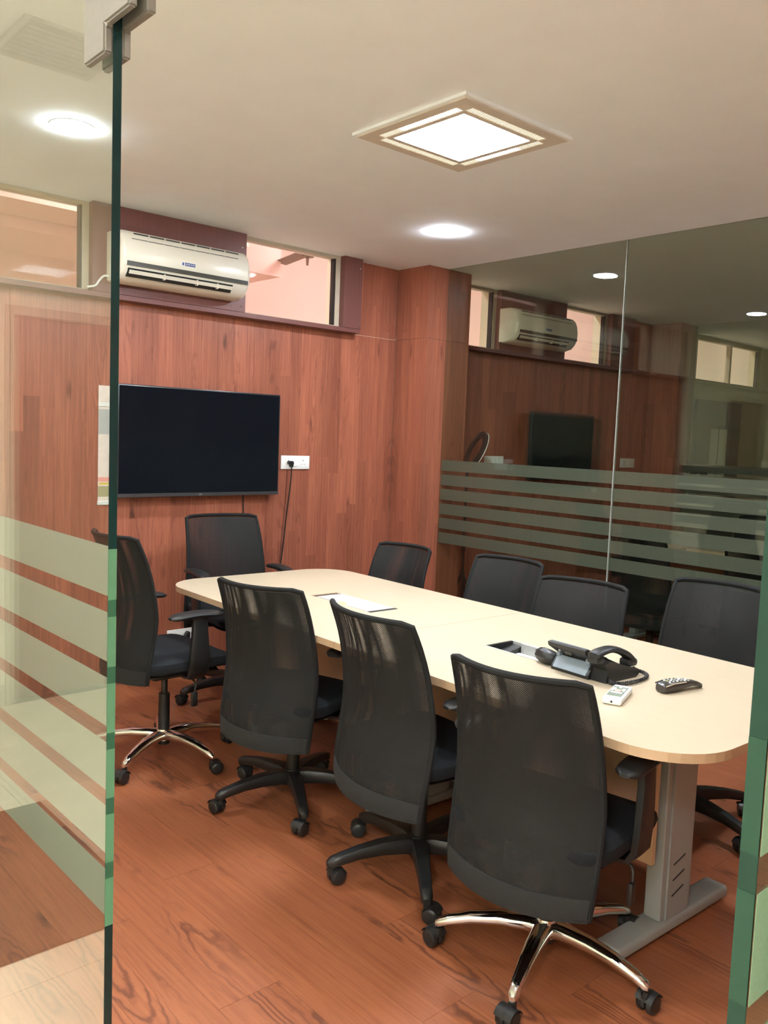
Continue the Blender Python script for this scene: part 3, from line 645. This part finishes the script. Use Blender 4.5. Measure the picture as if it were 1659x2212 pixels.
def chair_meshes():
    CH['back_mesh'] = grid_mesh('back_mesh', lambda a, b: back_pt(2 * a - 1, b, -0.006), 16, 24, M_MESH)
    CH['front_mesh'] = grid_mesh('front_mesh', lambda a, b: back_pt((2 * a - 1) * 0.985, 0.02 + 0.96 * b, 0.010), 16, 24, M_MESH)
    per = [back_pt(-1 + 2 * i / 14, 0.0) for i in range(15)] + [back_pt(1, j / 16) for j in range(1, 16)] + [back_pt(1 - 2 * i / 14, 1.0) for i in range(15)] + [back_pt(-1, 1 - j / 16) for j in range(1, 16)]
    bm = bmesh.new(); add_tube(bm, per, 0.0095, 8, True); CH['back_frame'] = me_from(bm, 'back_frame', pbr('black_frame_fabric', (0.009, 0.009, 0.009), 0.8, spec=0.25), True)
    bm = bmesh.new(); rings = []
    for j in range(4):
        v = -0.012 + 0.105 * j / 3
        rings.append([back_pt(-1.0 + 2.0 * i / 12, max(v, 0) , -0.0125 if 0 < j < 3 else -0.010) + Vector((0, 0, min(v, 0) * ZH)) for i in range(13)] + [back_pt(1.0 - 2.0 * i / 12, max(v, 0), -0.004) + Vector((0, 0, min(v, 0) * ZH)) for i in range(13)])
    add_loft(bm, rings); CH['back_hem'] = me_from(bm, 'back_hem', pbr('black_hem_fabric', (0.014, 0.014, 0.014), 0.9, noise=0.2, nscale=250, bump=0.3), True)
    # seat cushion: rounded plan, domed top, waterfall front
    def seat(sx0, sx1, hw, zb, zt, dome, rnd):
        bm = bmesh.new(); rings = []; n = 40; ex = 5.0
        for sc, z in ((0.90, zb), (0.975, zb + 0.012), (1.0, zb + 0.55 * (zt - zb)), (0.985, zt - 0.010), (0.93, zt), (0.70, zt + dome * 0.6), (0.35, zt + dome), (0.02, zt + dome * 1.05)):
            rg = []
            for k in range(n):
                a = 2 * math.pi * k / n; c, s = math.cos(a), math.sin(a)
                px = math.copysign(abs(c) ** (2 / ex), c); py = math.copysign(abs(s) ** (2 / ex), s)
                x = (sx0 + sx1) / 2 + (sx1 - sx0) / 2 * px * sc; y = hw * py * sc
                zz = z - 0.035 * max(0, (x - (sx1 - 0.12)) / 0.12) ** 2
                rg.append((x, y, zz))
            rings.append(rg)
        add_loft(bm, rings); return bm
    CH['seat'] = me_from(seat(-0.225, 0.255, 0.245, 0.418, 0.478, 0.010, 0), 'seat', M_FAB, True)
    CH['seat_pan'] = me_from(seat(-0.20, 0.20, 0.215, 0.396, 0.4175, 0.0001, 0), 'seat_pan', M_BLACKP, True)
    bm = bmesh.new(); add_box(bm, (-0.10, -0.085, 0.352), (0.12, 0.085, 0.3955), 0.012, 2); add_tube(bm, [(-0.08, 0, 0.372), (-0.20, 0, 0.368), (-0.242, 0, 0.390), (-0.246, 0, 0.46)], [0.022, 0.020, 0.014, 0.010], 8); CH['mechanism'] = me_from(bm, 'mechanism', M_BLACKP, True)
    bm = bmesh.new(); add_tube(bm, bez([(0.02, -0.08, 0.375), (0.02, -0.17, 0.378), (0.02, -0.225, 0.372), (0.018, -0.238, 0.355), (0.012, -0.240, 0.325)], 5), 0.0045, 8); CH['lever'] = me_from(bm, 'lever', M_BLACKP, True)
    bm = bmesh.new(); add_box(bm, (-0.004, -0.248, 0.265), (0.026, -0.232, 0.330), 0.006, 2); CH['lever_paddle'] = me_from(bm, 'lever_paddle', M_BLACKP, True)
    bm = bmesh.new(); add_cyl(bm, (0, 0, 0.066), (0, 0, 0.30), 0.027, 0.025, 20); CH['gas_sleeve'] = me_from(bm, 'gas_sleeve', M_BLACKP, True)
    bm = bmesh.new(); add_cyl(bm, (0, 0, 0.20), (0, 0, 0.3515), 0.0145, None, 16); CH['gas_piston'] = me_from(bm, 'gas_piston', M_BLACKP, True)
    for s, nm in ((1, 'L'), (-1, 'R')):
        bm = bmesh.new(); rings = []
        for (y, z), hx in zip([(0.10, 0.385), (0.19, 0.385), (0.230, 0.392), (0.253, 0.425), (0.258, 0.50), (0.258, 0.60), (0.256, 0.652)], (0.030, 0.034, 0.040, 0.046, 0.046, 0.036, 0.034)):
            i = [(0.10, 0.385), (0.19, 0.385), (0.230, 0.392), (0.253, 0.425), (0.258, 0.50), (0.258, 0.60), (0.256, 0.652)].index((y, z))
            ny, nz_ = ((0, 1), (0, 1), (-0.5, 0.866), (-0.95, 0.3), (-1, 0), (-1, 0), (-1, 0))[i]; th = 0.015 if i > 2 else 0.009
            rings.append([(0.022 + a * hx, s * (y + b * ny * th), z + b * nz_ * th) for a, b in ((-1, -0.6), (-0.7, -1), (0.7, -1), (1, -0.6), (1, 0.6), (0.7, 1), (-0.7, 1), (-1, 0.6))])
        add_loft(bm, rings); CH['arm_post' + nm] = me_from(bm, 'arm_post', M_BLACKP, True)
        bm = bmesh.new(); rings = []
        for j in range(13):
            k = j / 12; x = -0.120 + 0.260 * k; e = min(1.0, math.sqrt(max(0.0, 1 - (2 * k - 1) ** 6))) * 0.999 + 0.001
            wd = 0.040 * (0.35 + 0.65 * e) * (1.0 - 0.10 * k); th = 0.015 * (0.3 + 0.7 * e); zc = 0.667 + 0.010 * math.sin(k * math.pi) - 0.004 * k
            rings.append([(x, s * 0.252 + wd * math.cos(a), zc + th * math.copysign(abs(math.sin(a)) ** 0.7, math.sin(a))) for a in [2 * math.pi * q / 14 for q in range(14)]])
        add_loft(bm, rings); CH['arm_pad' + nm] = me_from(bm, 'arm_pad', M_BLACKP, True)
    def spoke(secs, mat, nm, n=10, ex=4.0):
        bm = bmesh.new(); rings = []
        for r, z, w, h in secs:
            rings.append([(r, w * math.copysign(abs(math.cos(a)) ** (2 / ex), math.cos(a)), z + h * math.copysign(abs(math.sin(a)) ** (2 / ex), math.sin(a))) for a in [2 * math.pi * (q + 0.5) / n for q in range(n)]])
        add_loft(bm, rings); CH[nm] = me_from(bm, 'base_leg', mat, True)
    spoke([(0.020, 0.098, 0.030, 0.030), (0.06, 0.106, 0.030, 0.029), (0.14, 0.106, 0.026, 0.024), (0.22, 0.098, 0.022, 0.020), (0.285, 0.084, 0.020, 0.018), (0.315, 0.076, 0.019, 0.018), (0.330, 0.072, 0.010, 0.010)], M_BLACKP, 'leg_black')
    spoke([(0.020, 0.106, 0.030, 0.024), (0.06, 0.114, 0.028, 0.021), (0.14, 0.116, 0.025, 0.018), (0.22, 0.107, 0.021, 0.016), (0.285, 0.091, 0.017, 0.014), (0.312, 0.080, 0.015, 0.014), (0.322, 0.075, 0.008, 0.008)], M_CHROME, 'leg_chrome', 12, 2.6)
    bm = bmesh.new(); add_cyl(bm, (0, 0, 0.074), (0, 0, 0.134), 0.040, 0.033, 20); CH['hub_black'] = me_from(bm, 'base_hub', M_BLACKP, True)
    bm = bmesh.new(); add_cyl(bm, (0, 0, 0.086), (0, 0, 0.136), 0.036, 0.030, 20); CH['hub_chrome'] = me_from(bm, 'base_hub', M_CHROME, True)
    # caster: hood + stem, wheels as sub-parts (origin under the stem, trailing -X)
    bm = bmesh.new(); arc = [(-0.018 + 0.0305 * math.cos(R(a)), 0.029 + 0.0305 * math.sin(R(a))) for a in range(-10, 191, 20)]
    add_prism(bm, arc + [(-0.018 - 0.012, 0.030), (-0.018 + 0.012, 0.030)], 1, -0.0055, 0.0055)
    arc2 = [(-0.018 + 0.0300 * math.cos(R(a)), 0.029 + 0.0300 * math.sin(R(a))) for a in range(20, 161, 20)] + [(-0.018 + 0.0283 * math.cos(R(a)), 0.029 + 0.0283 * math.sin(R(a))) for a in range(160, 19, -20)]
    add_prism(bm, arc2, 1, -0.026, 0.026); add_cyl(bm, (0, 0, 0.045), (0, 0, 0.0655), 0.011, None, 12); CH['caster'] = me_from(bm, 'caster', M_CAST, True)
    bm = bmesh.new(); rings = [[(-0.018 + rr * math.cos(a), y, 0.0285 + rr * math.sin(a)) for a in [2 * math.pi * k / 22 for k in range(22)]] for y, rr in ((0.0068, 0.0255), (0.0085, 0.0276), (0.019, 0.0276), (0.0235, 0.024), (0.0255, 0.016))]
    add_loft(bm, rings); CH['wheel'] = me_from(bm, 'wheel', M_CAST, True)
    bm = bmesh.new(); rings = [[(-0.018 + rr * math.cos(a), -y, 0.0285 + rr * math.sin(a)) for a in [2 * math.pi * k / 22 for k in range(22)]] for y, rr in ((0.0068, 0.0255), (0.0085, 0.0276), (0.019, 0.0276), (0.0235, 0.024), (0.0255, 0.016))]
    add_loft(bm, rings); CH['wheel2'] = me_from(bm, 'wheel', M_CAST, True)
chair_meshes()
def chair(x, y, face, phase, dz, chrome, label, sy=1.0, arms=True, az=0.0, group=None, sd=None, bo=0.0):
    sd = dz if sd is None else sd
    t = thing('office_chair', label, 'chair', (x, y, 0), R(face), group)
    for nm in ('back_frame', 'back_mesh', 'front_mesh', 'back_hem', 'seat', 'seat_pan', 'mechanism', 'gas_piston', 'lever'):
        bk = 'back' in nm or 'front' in nm; o = link(nm, CH[nm], t, (bo if bk else 0, 0, dz if bk else sd))
        if 'back' in nm or 'front' in nm: o.scale = (1, sy, 1)
        if nm == 'lever': link('lever_paddle', CH['lever_paddle'], o)
    for s in ('LR' if arms else ''):
        link('arm_post', CH['arm_post' + s], t, (0, 0, sd)); link('arm_pad', CH['arm_pad' + s], t, (0, 0, sd + az))
    link('gas_sleeve', CH['gas_sleeve'], t)
    k = 'chrome' if chrome else 'black'
    link('base_hub', CH['hub_' + k], t)
    rnd = random.Random(int(x * 1000) + int(y * 77))
    for q in range(5):
        a = R(phase + 72 * q - face); link('base_leg', CH['leg_' + k], t, (0, 0, 0), (0, 0, a))
        c = link('caster', CH['caster'], t, (0.312 * math.cos(a), 0.312 * math.sin(a), 0.0), (0, 0, rnd.uniform(0, 2 * math.pi)))
        link('wheel', CH['wheel'], c); link('wheel', CH['wheel2'], c)
    return t
chair(1.815, 3.465, 1.5, 68, 0.089, True, 'black mesh chair with polished chrome base raised high, turned side-on beside the table corner', sd=0.032)
chair(2.560, 4.040, -97, 30, 0.053, False, 'black mesh chair at the head of the table under the television', 1.11, sd=0.053)
c3 = chair(2.020, 2.745, 16.5, 26, -0.025, False, 'black mesh chair on black base with a printed lever tag, beside the closed cable flap', 1.035, sd=0.0)
chair(2.025, 2.008, -6.0, 15, -0.013, False, 'black mesh chair on black base facing the table seam, between two other chairs', 1.16, sd=0.005)
chair(1.960, 1.408, 9.0, 58, -0.037, True, 'black mesh chair with chrome base nearest the glass door opening', 1.04, sd=-0.005)
chair(2.945, 3.360, 181.9, 10, -0.048, False, 'black chair tucked under the table in front of the brown pillar')
chair(3.030, 2.690, 182.5, 40, -0.038, False, 'black chair by the glass partition opposite the closed cable flap', 1.04, arms=False)
chair(2.955, 2.172, 188, 41, -0.069, False, 'low black chair tucked in by the glass partition opposite the open cable tray', 1.08, arms=False)
chair(3.140, 1.655, 181.8, 45, -0.012, False, 'black chair on black base across the table from the remotes', arms=False)
lv = [o for o in c3.children if o.name.startswith('lever')][0]
for q in range(3): box('tag_print', (-0.0005, -0.2490, 0.275 + q * 0.014), (0.0225, -0.2482, 0.283 + q * 0.014), M_WHITE, lv)
rt = box('red_tag', (0.215, -0.2405, 0.375), (0.245, -0.2370, 0.425), M_RED, c3, 0.001); rt['label'] = 'small red plastic tag'

# ------------------------------------------------------------------ things on the table
ph = thing('desk_phone', 'black desk phone on a blue-grey stand seen from behind', 'phone', (2.30, 1.585, TZ), R(-4))
bm = bmesh.new(); prf = [(0.0, 0.0005), (0.155, 0.0005), (0.185, 0.010), (0.178, 0.024), (-0.010, 0.100), (-0.024, 0.097), (-0.020, 0.084), (0.030, 0.054), (0.0, 0.014)]
add_prism(bm, prf, 1, -0.04, 0.115); link('phone_body', me_from(bm, 'phone_body', M_BLACKP), ph)
bm = bmesh.new(); add_prism(bm, [(0.012, 0.0008), (0.17, 0.0008), (0.188, 0.012), (0.180, 0.027), (0.03, 0.068), (0.005, 0.062), (0.02, 0.04)], 1, -0.100, -0.0405); link('cradle', me_from(bm, 'cradle', M_BLACKP), ph)
prism('stand', [(-0.003, 0.011), (0.002, 0.010), (0.030, 0.046), (0.024, 0.050)], 1, -0.030, 0.108, M_STAND, ph, 0.001)
for a, b in ((-0.030, -0.014), (0.094, 0.108)): box('stand_lug', (0.016, a, 0.0470), (0.030, b, 0.060), M_STAND, ph)
box('port_cover', (-0.003, 0.03, 0.064), (0.008, 0.058, 0.078), M_ACB, ph); box('port_mark', (-0.0015, 0.080, 0.068), (0.003, 0.086, 0.083), M_GPL, ph)
prism('screen_bezel', [(-0.010, 0.1005), (0.10, 0.0560), (0.101, 0.0577), (-0.009, 0.1022)], 1, -0.035, 0.110, M_STAND, ph)
bm = bmesh.new(); hp = bez([(-0.025, -0.072, 0.086), (0.01, -0.072, 0.098), (0.07, -0.072, 0.100), (0.14, -0.072, 0.076), (0.185, -0.072, 0.040)], 6); n = len(hp)
rings = []
for i, p in enumerate(hp):
    k = i / (n - 1); e = 0.5 + 0.5 * (abs(2 * k - 1) ** 2); d = ((hp[min(i + 1, n - 1)] - hp[max(i - 1, 0)]).normalized()); up = Vector((0, 1, 0)).cross(d) * -1
    endf = 0.55 if i in (0, n - 1) else 1.0
    rings.append([p + Vector((0, 0.024 * math.cos(a) * endf, 0)) + up * (0.008 + 0.006 * e) * math.sin(a) * endf for a in [2 * math.pi * q / 12 for q in range(12)]])
add_loft(bm, rings); hs = link('handset', me_from(bm, 'handset', M_BLACKP, True), ph)
box('earpiece', (-0.028, -0.094, 0.064), (0.010, -0.050, 0.088), M_BLACKP, hs, 0.008, 2); box('mouthpiece', (0.140, -0.094, 0.034), (0.185, -0.050, 0.060), M_BLACKP, hs, 0.008, 2)
# coiled cord
cp = bez([(0.03, -0.101, 0.010), (0.018, -0.115, 0.0085), (0.030, -0.138, 0.0085), (0.08, -0.148, 0.0085), (0.14, -0.146, 0.0085), (0.19, -0.128, 0.0085), (0.208, -0.104, 0.010), (0.202, -0.080, 0.014), (0.190, -0.073, 0.022)], 40); coil = []
for i, p in enumerate(cp):
    d = (cp[min(i + 1, len(cp) - 1)] - cp[max(i - 1, 0)]).normalized(); s = Vector((0, 0, 1)).cross(d).normalized(); a = i * 2 * math.pi / 4.0 * 0.85
    coil.append(p + (s * math.cos(a) + Vector((0, 0, 1)) * math.sin(a)) * 0.0055)
bm = bmesh.new(); add_tube(bm, coil, 0.0018, 5); link('coiled_cord', me_from(bm, 'coiled_cord', M_BLACKP, True), ph)
cv = thing('cable_plug', 'black rounded cable connector lying at the end of the open cable tray', 'plug', (2.345, 1.745, TZ), R(75))
bm = bmesh.new(); rings = []
for x, w_, h_ in ((-0.045, 0.008, 0.008), (-0.040, 0.016, 0.016), (-0.02, 0.028, 0.026), (0.015, 0.030, 0.027), (0.04, 0.024, 0.022), (0.05, 0.014, 0.012)):
    rings.append([(x, w_ * math.cos(a), 0.0275 + h_ * math.sin(a)) for a in [2 * math.pi * q / 8 for q in range(8)]])
add_loft(bm, rings); link('plug_shell', me_from(bm, 'plug_shell', M_BLACKP, True), cv); tube('metal_clip', [(0.046, -0.012, 0.010), (0.056, -0.010, 0.012), (0.060, 0.0, 0.028), (0.054, 0.010, 0.040)], 0.0016, M_STEEL, cv)
# television remote
rm = thing('remote_control', 'black curved television remote with small buttons lying near the end of the table', 'remote', (2.452, 1.310, TZ), R(-14))
bm = bmesh.new(); rings = []
for x, zt, zb, w_ in ((-0.088, 0.026, 0.003, 0.018), (-0.080, 0.032, 0.0005, 0.023), (-0.05, 0.034, 0.0005, 0.023), (-0.01, 0.034, 0.006, 0.022), (0.03, 0.031, 0.012, 0.020), (0.06, 0.025, 0.009, 0.018), (0.080, 0.017, 0.002, 0.015), (0.086, 0.010, 0.0005, 0.009)):
    c, h_ = (zt + zb) / 2, (zt - zb) / 2
    rings.append([(x, w_ * math.copysign(abs(math.cos(a)) ** 0.6, math.cos(a)), c + h_ * math.copysign(abs(math.sin(a)) ** 0.6, math.sin(a))) for a in [2 * math.pi * (q + 0.5) / 12 for q in range(12)]])
add_loft(bm, rings); link('remote_body', me_from(bm, 'remote_body', pbr('remote_dark_plastic', (0.035, 0.03, 0.027), 0.3), True), rm)
prism('chrome_rim', [(-0.086, 0.0275), (-0.050, 0.0330), (0.0, 0.0328), (0.0, 0.0300), (-0.05, 0.0295), (-0.086, 0.0235)], 1, -0.0236, -0.0226, M_CHROME, rm)
prism('chrome_rim', [(-0.086, 0.0275), (-0.050, 0.0330), (0.0, 0.0328), (0.0, 0.0300), (-0.05, 0.0295), (-0.086, 0.0235)], 1, 0.0226, 0.0236, M_CHROME, rm)
for i in range(6):
    for j in (-1, 0, 1):
        x = -0.06 + i * 0.016; z = 0.0345 if i < 4 else 0.0335 - (i - 4) * 0.0012
        cyl('button', (x, j * 0.011, z - 0.003), (x, j * 0.011, z + 0.0012), 0.0036, M_WPL if (i + j) % 2 else (M_GREENP if i == 0 else M_GPL), rm, seg=10)
# air conditioner remote
ra = thing('remote_control', 'small white air conditioner remote with grey display and coral button on the table', 'remote', (2.204, 1.376, TZ), R(20))
box('remote_body', (-0.078, -0.028, 0.0006), (0.078, 0.028, 0.022), M_WPL, ra, 0.007, 3); dsp = box('display', (-0.055, -0.0215, 0.0218), (0.050, 0.0215, 0.0230), M_LCD, ra, 0.002)
prism('coral_button', [(0.012 * math.cos(a) + 0.004, 0.010 * math.sin(a)) for a in [2 * math.pi * q / 14 for q in range(14)]], 2, 0.0231, 0.0245, M_PINKP, ra)
for x, y, sx, sy in ((-0.018, 0.0, 0.006, 0.017), (0.022, 0.014, 0.010, 0.005), (0.022, -0.014, 0.010, 0.005), (0.038, 0.0, 0.005, 0.004), (0.006, 0.016, 0.007, 0.003), (0.006, -0.016, 0.007, 0.003)): box('button', (x - sx, y - sy, 0.0231), (x + sx, y + sy, 0.0242), M_WPL, ra, 0.001)
box('maker_print', (0.060, -0.013, 0.0217), (0.064, 0.013, 0.0224), M_GPL, ra); cyl('key_ring_hole', (-0.0784, 0.0, 0.011), (-0.0776, 0.0, 0.011), 0.0035, M_ACD, ra, seg=10)

# ------------------------------------------------------------------ next room
t = thing('television', 'smaller black television on the dark wall of the next room', 'television', (6.18, 4.555, 1.47))
box('tv_body', (-0.44, 0.0, -0.29), (0.44, 0.04, 0.29), M_TVB, t, 0.006, 2); box('screen', (-0.425, -0.0015, -0.265), (0.425, -0.0002, 0.275), M_SCREEN, t); box('wall_bracket', (-0.2, 0.0402, -0.15), (0.2, 0.0648, 0.15), M_BLACKP, t)
rl = thing('ring_lamp', 'black ring lamp on a tripod against the wall of the next room', 'lamp', (4.83, 4.44, 0))
def ring_pts(r, n=36): return [Vector((r * math.cos(2 * math.pi * k / n), 0, r * math.sin(2 * math.pi * k / n))) for k in range(n)]
bm = bmesh.new(); rings = [[Vector((rr * math.cos(a), y, rr * math.sin(a))) for a in [2 * math.pi * k / 36 for k in range(36)]] for rr, y in ((0.160, -0.012), (0.160, 0.012), (0.115, 0.012), (0.115, -0.012))]
add_loft(bm, rings, closed=True); ring = link('ring', me_from(bm, 'ring', M_BLACKP, True), rl, (0.085, 0, 1.415))
ring.rotation_euler = Vector((0, 1, 0)).rotation_difference(-Vector((0.83, -0.44, -0.42)).normalized()).to_euler()
bm = bmesh.new(); rings = [[Vector((rr * math.cos(a), y, rr * math.sin(a))) for a in [2 * math.pi * k / 36 for k in range(36)]] for rr, y in ((0.161, -0.0125), (0.161, -0.018), (0.155, -0.018), (0.155, -0.0125))]
add_loft(bm, rings, closed=True); link('ring_rim', me_from(bm, 'ring_rim', M_WPL, True), ring)
cyl('pole', (0, 0, 0.18), (0, 0, 1.26), 0.011, M_BLACKP, rl); tube('head_arm', [(0, 0, 1.25), (0.02, 0, 1.27), (0.05, 0, 1.285)], 0.009, M_BLACKP, rl)
cyl('collar', (0, 0, 0.44), (0, 0, 0.49), 0.018, M_BLACKP, rl); cyl('collar', (0, 0, 0.64), (0, 0, 0.68), 0.016, M_BLACKP, rl)
for k in range(3):
    a = R(20 + 120 * k); ca, sa = math.cos(a), math.sin(a); rr = 0.20 if sa > 0.5 else 0.33
    rr = 0.155 if sa > 0.3 else 0.33
    tube('tripod_leg', [(0.012 * ca, 0.012 * sa, 0.46), (rr * ca, rr * sa, 0.009)], 0.008, M_BLACKP, rl)
table('conference_table', 'pale maple table in the unlit next room beyond the glass', (5.90, 2.45, 0), 0)
for x, y, f, ph_, c, lb in ((5.15, 3.0, 0, 10, False, 'black chair in the next room on the side facing the ring lamp'), (5.10, 2.2, 8, 33, True, 'chrome-based chair in the next room close behind the glass partition'), (5.05, 1.4, -6, 50, False, 'black chair in the next room by the near end of its table'),
                          (6.72, 3.1, 180, 20, False, 'black chair on the far side of the table in the next room, under its television'), (6.75, 2.2, 176, 5, False, 'black chair at the middle of the far side of the table in the next room'), (6.7, 1.3, 184, 41, False, 'black chair on the far side of the next room table, farthest from the television')):
    chair(x, y, f, ph_, 0.0, c, lb)
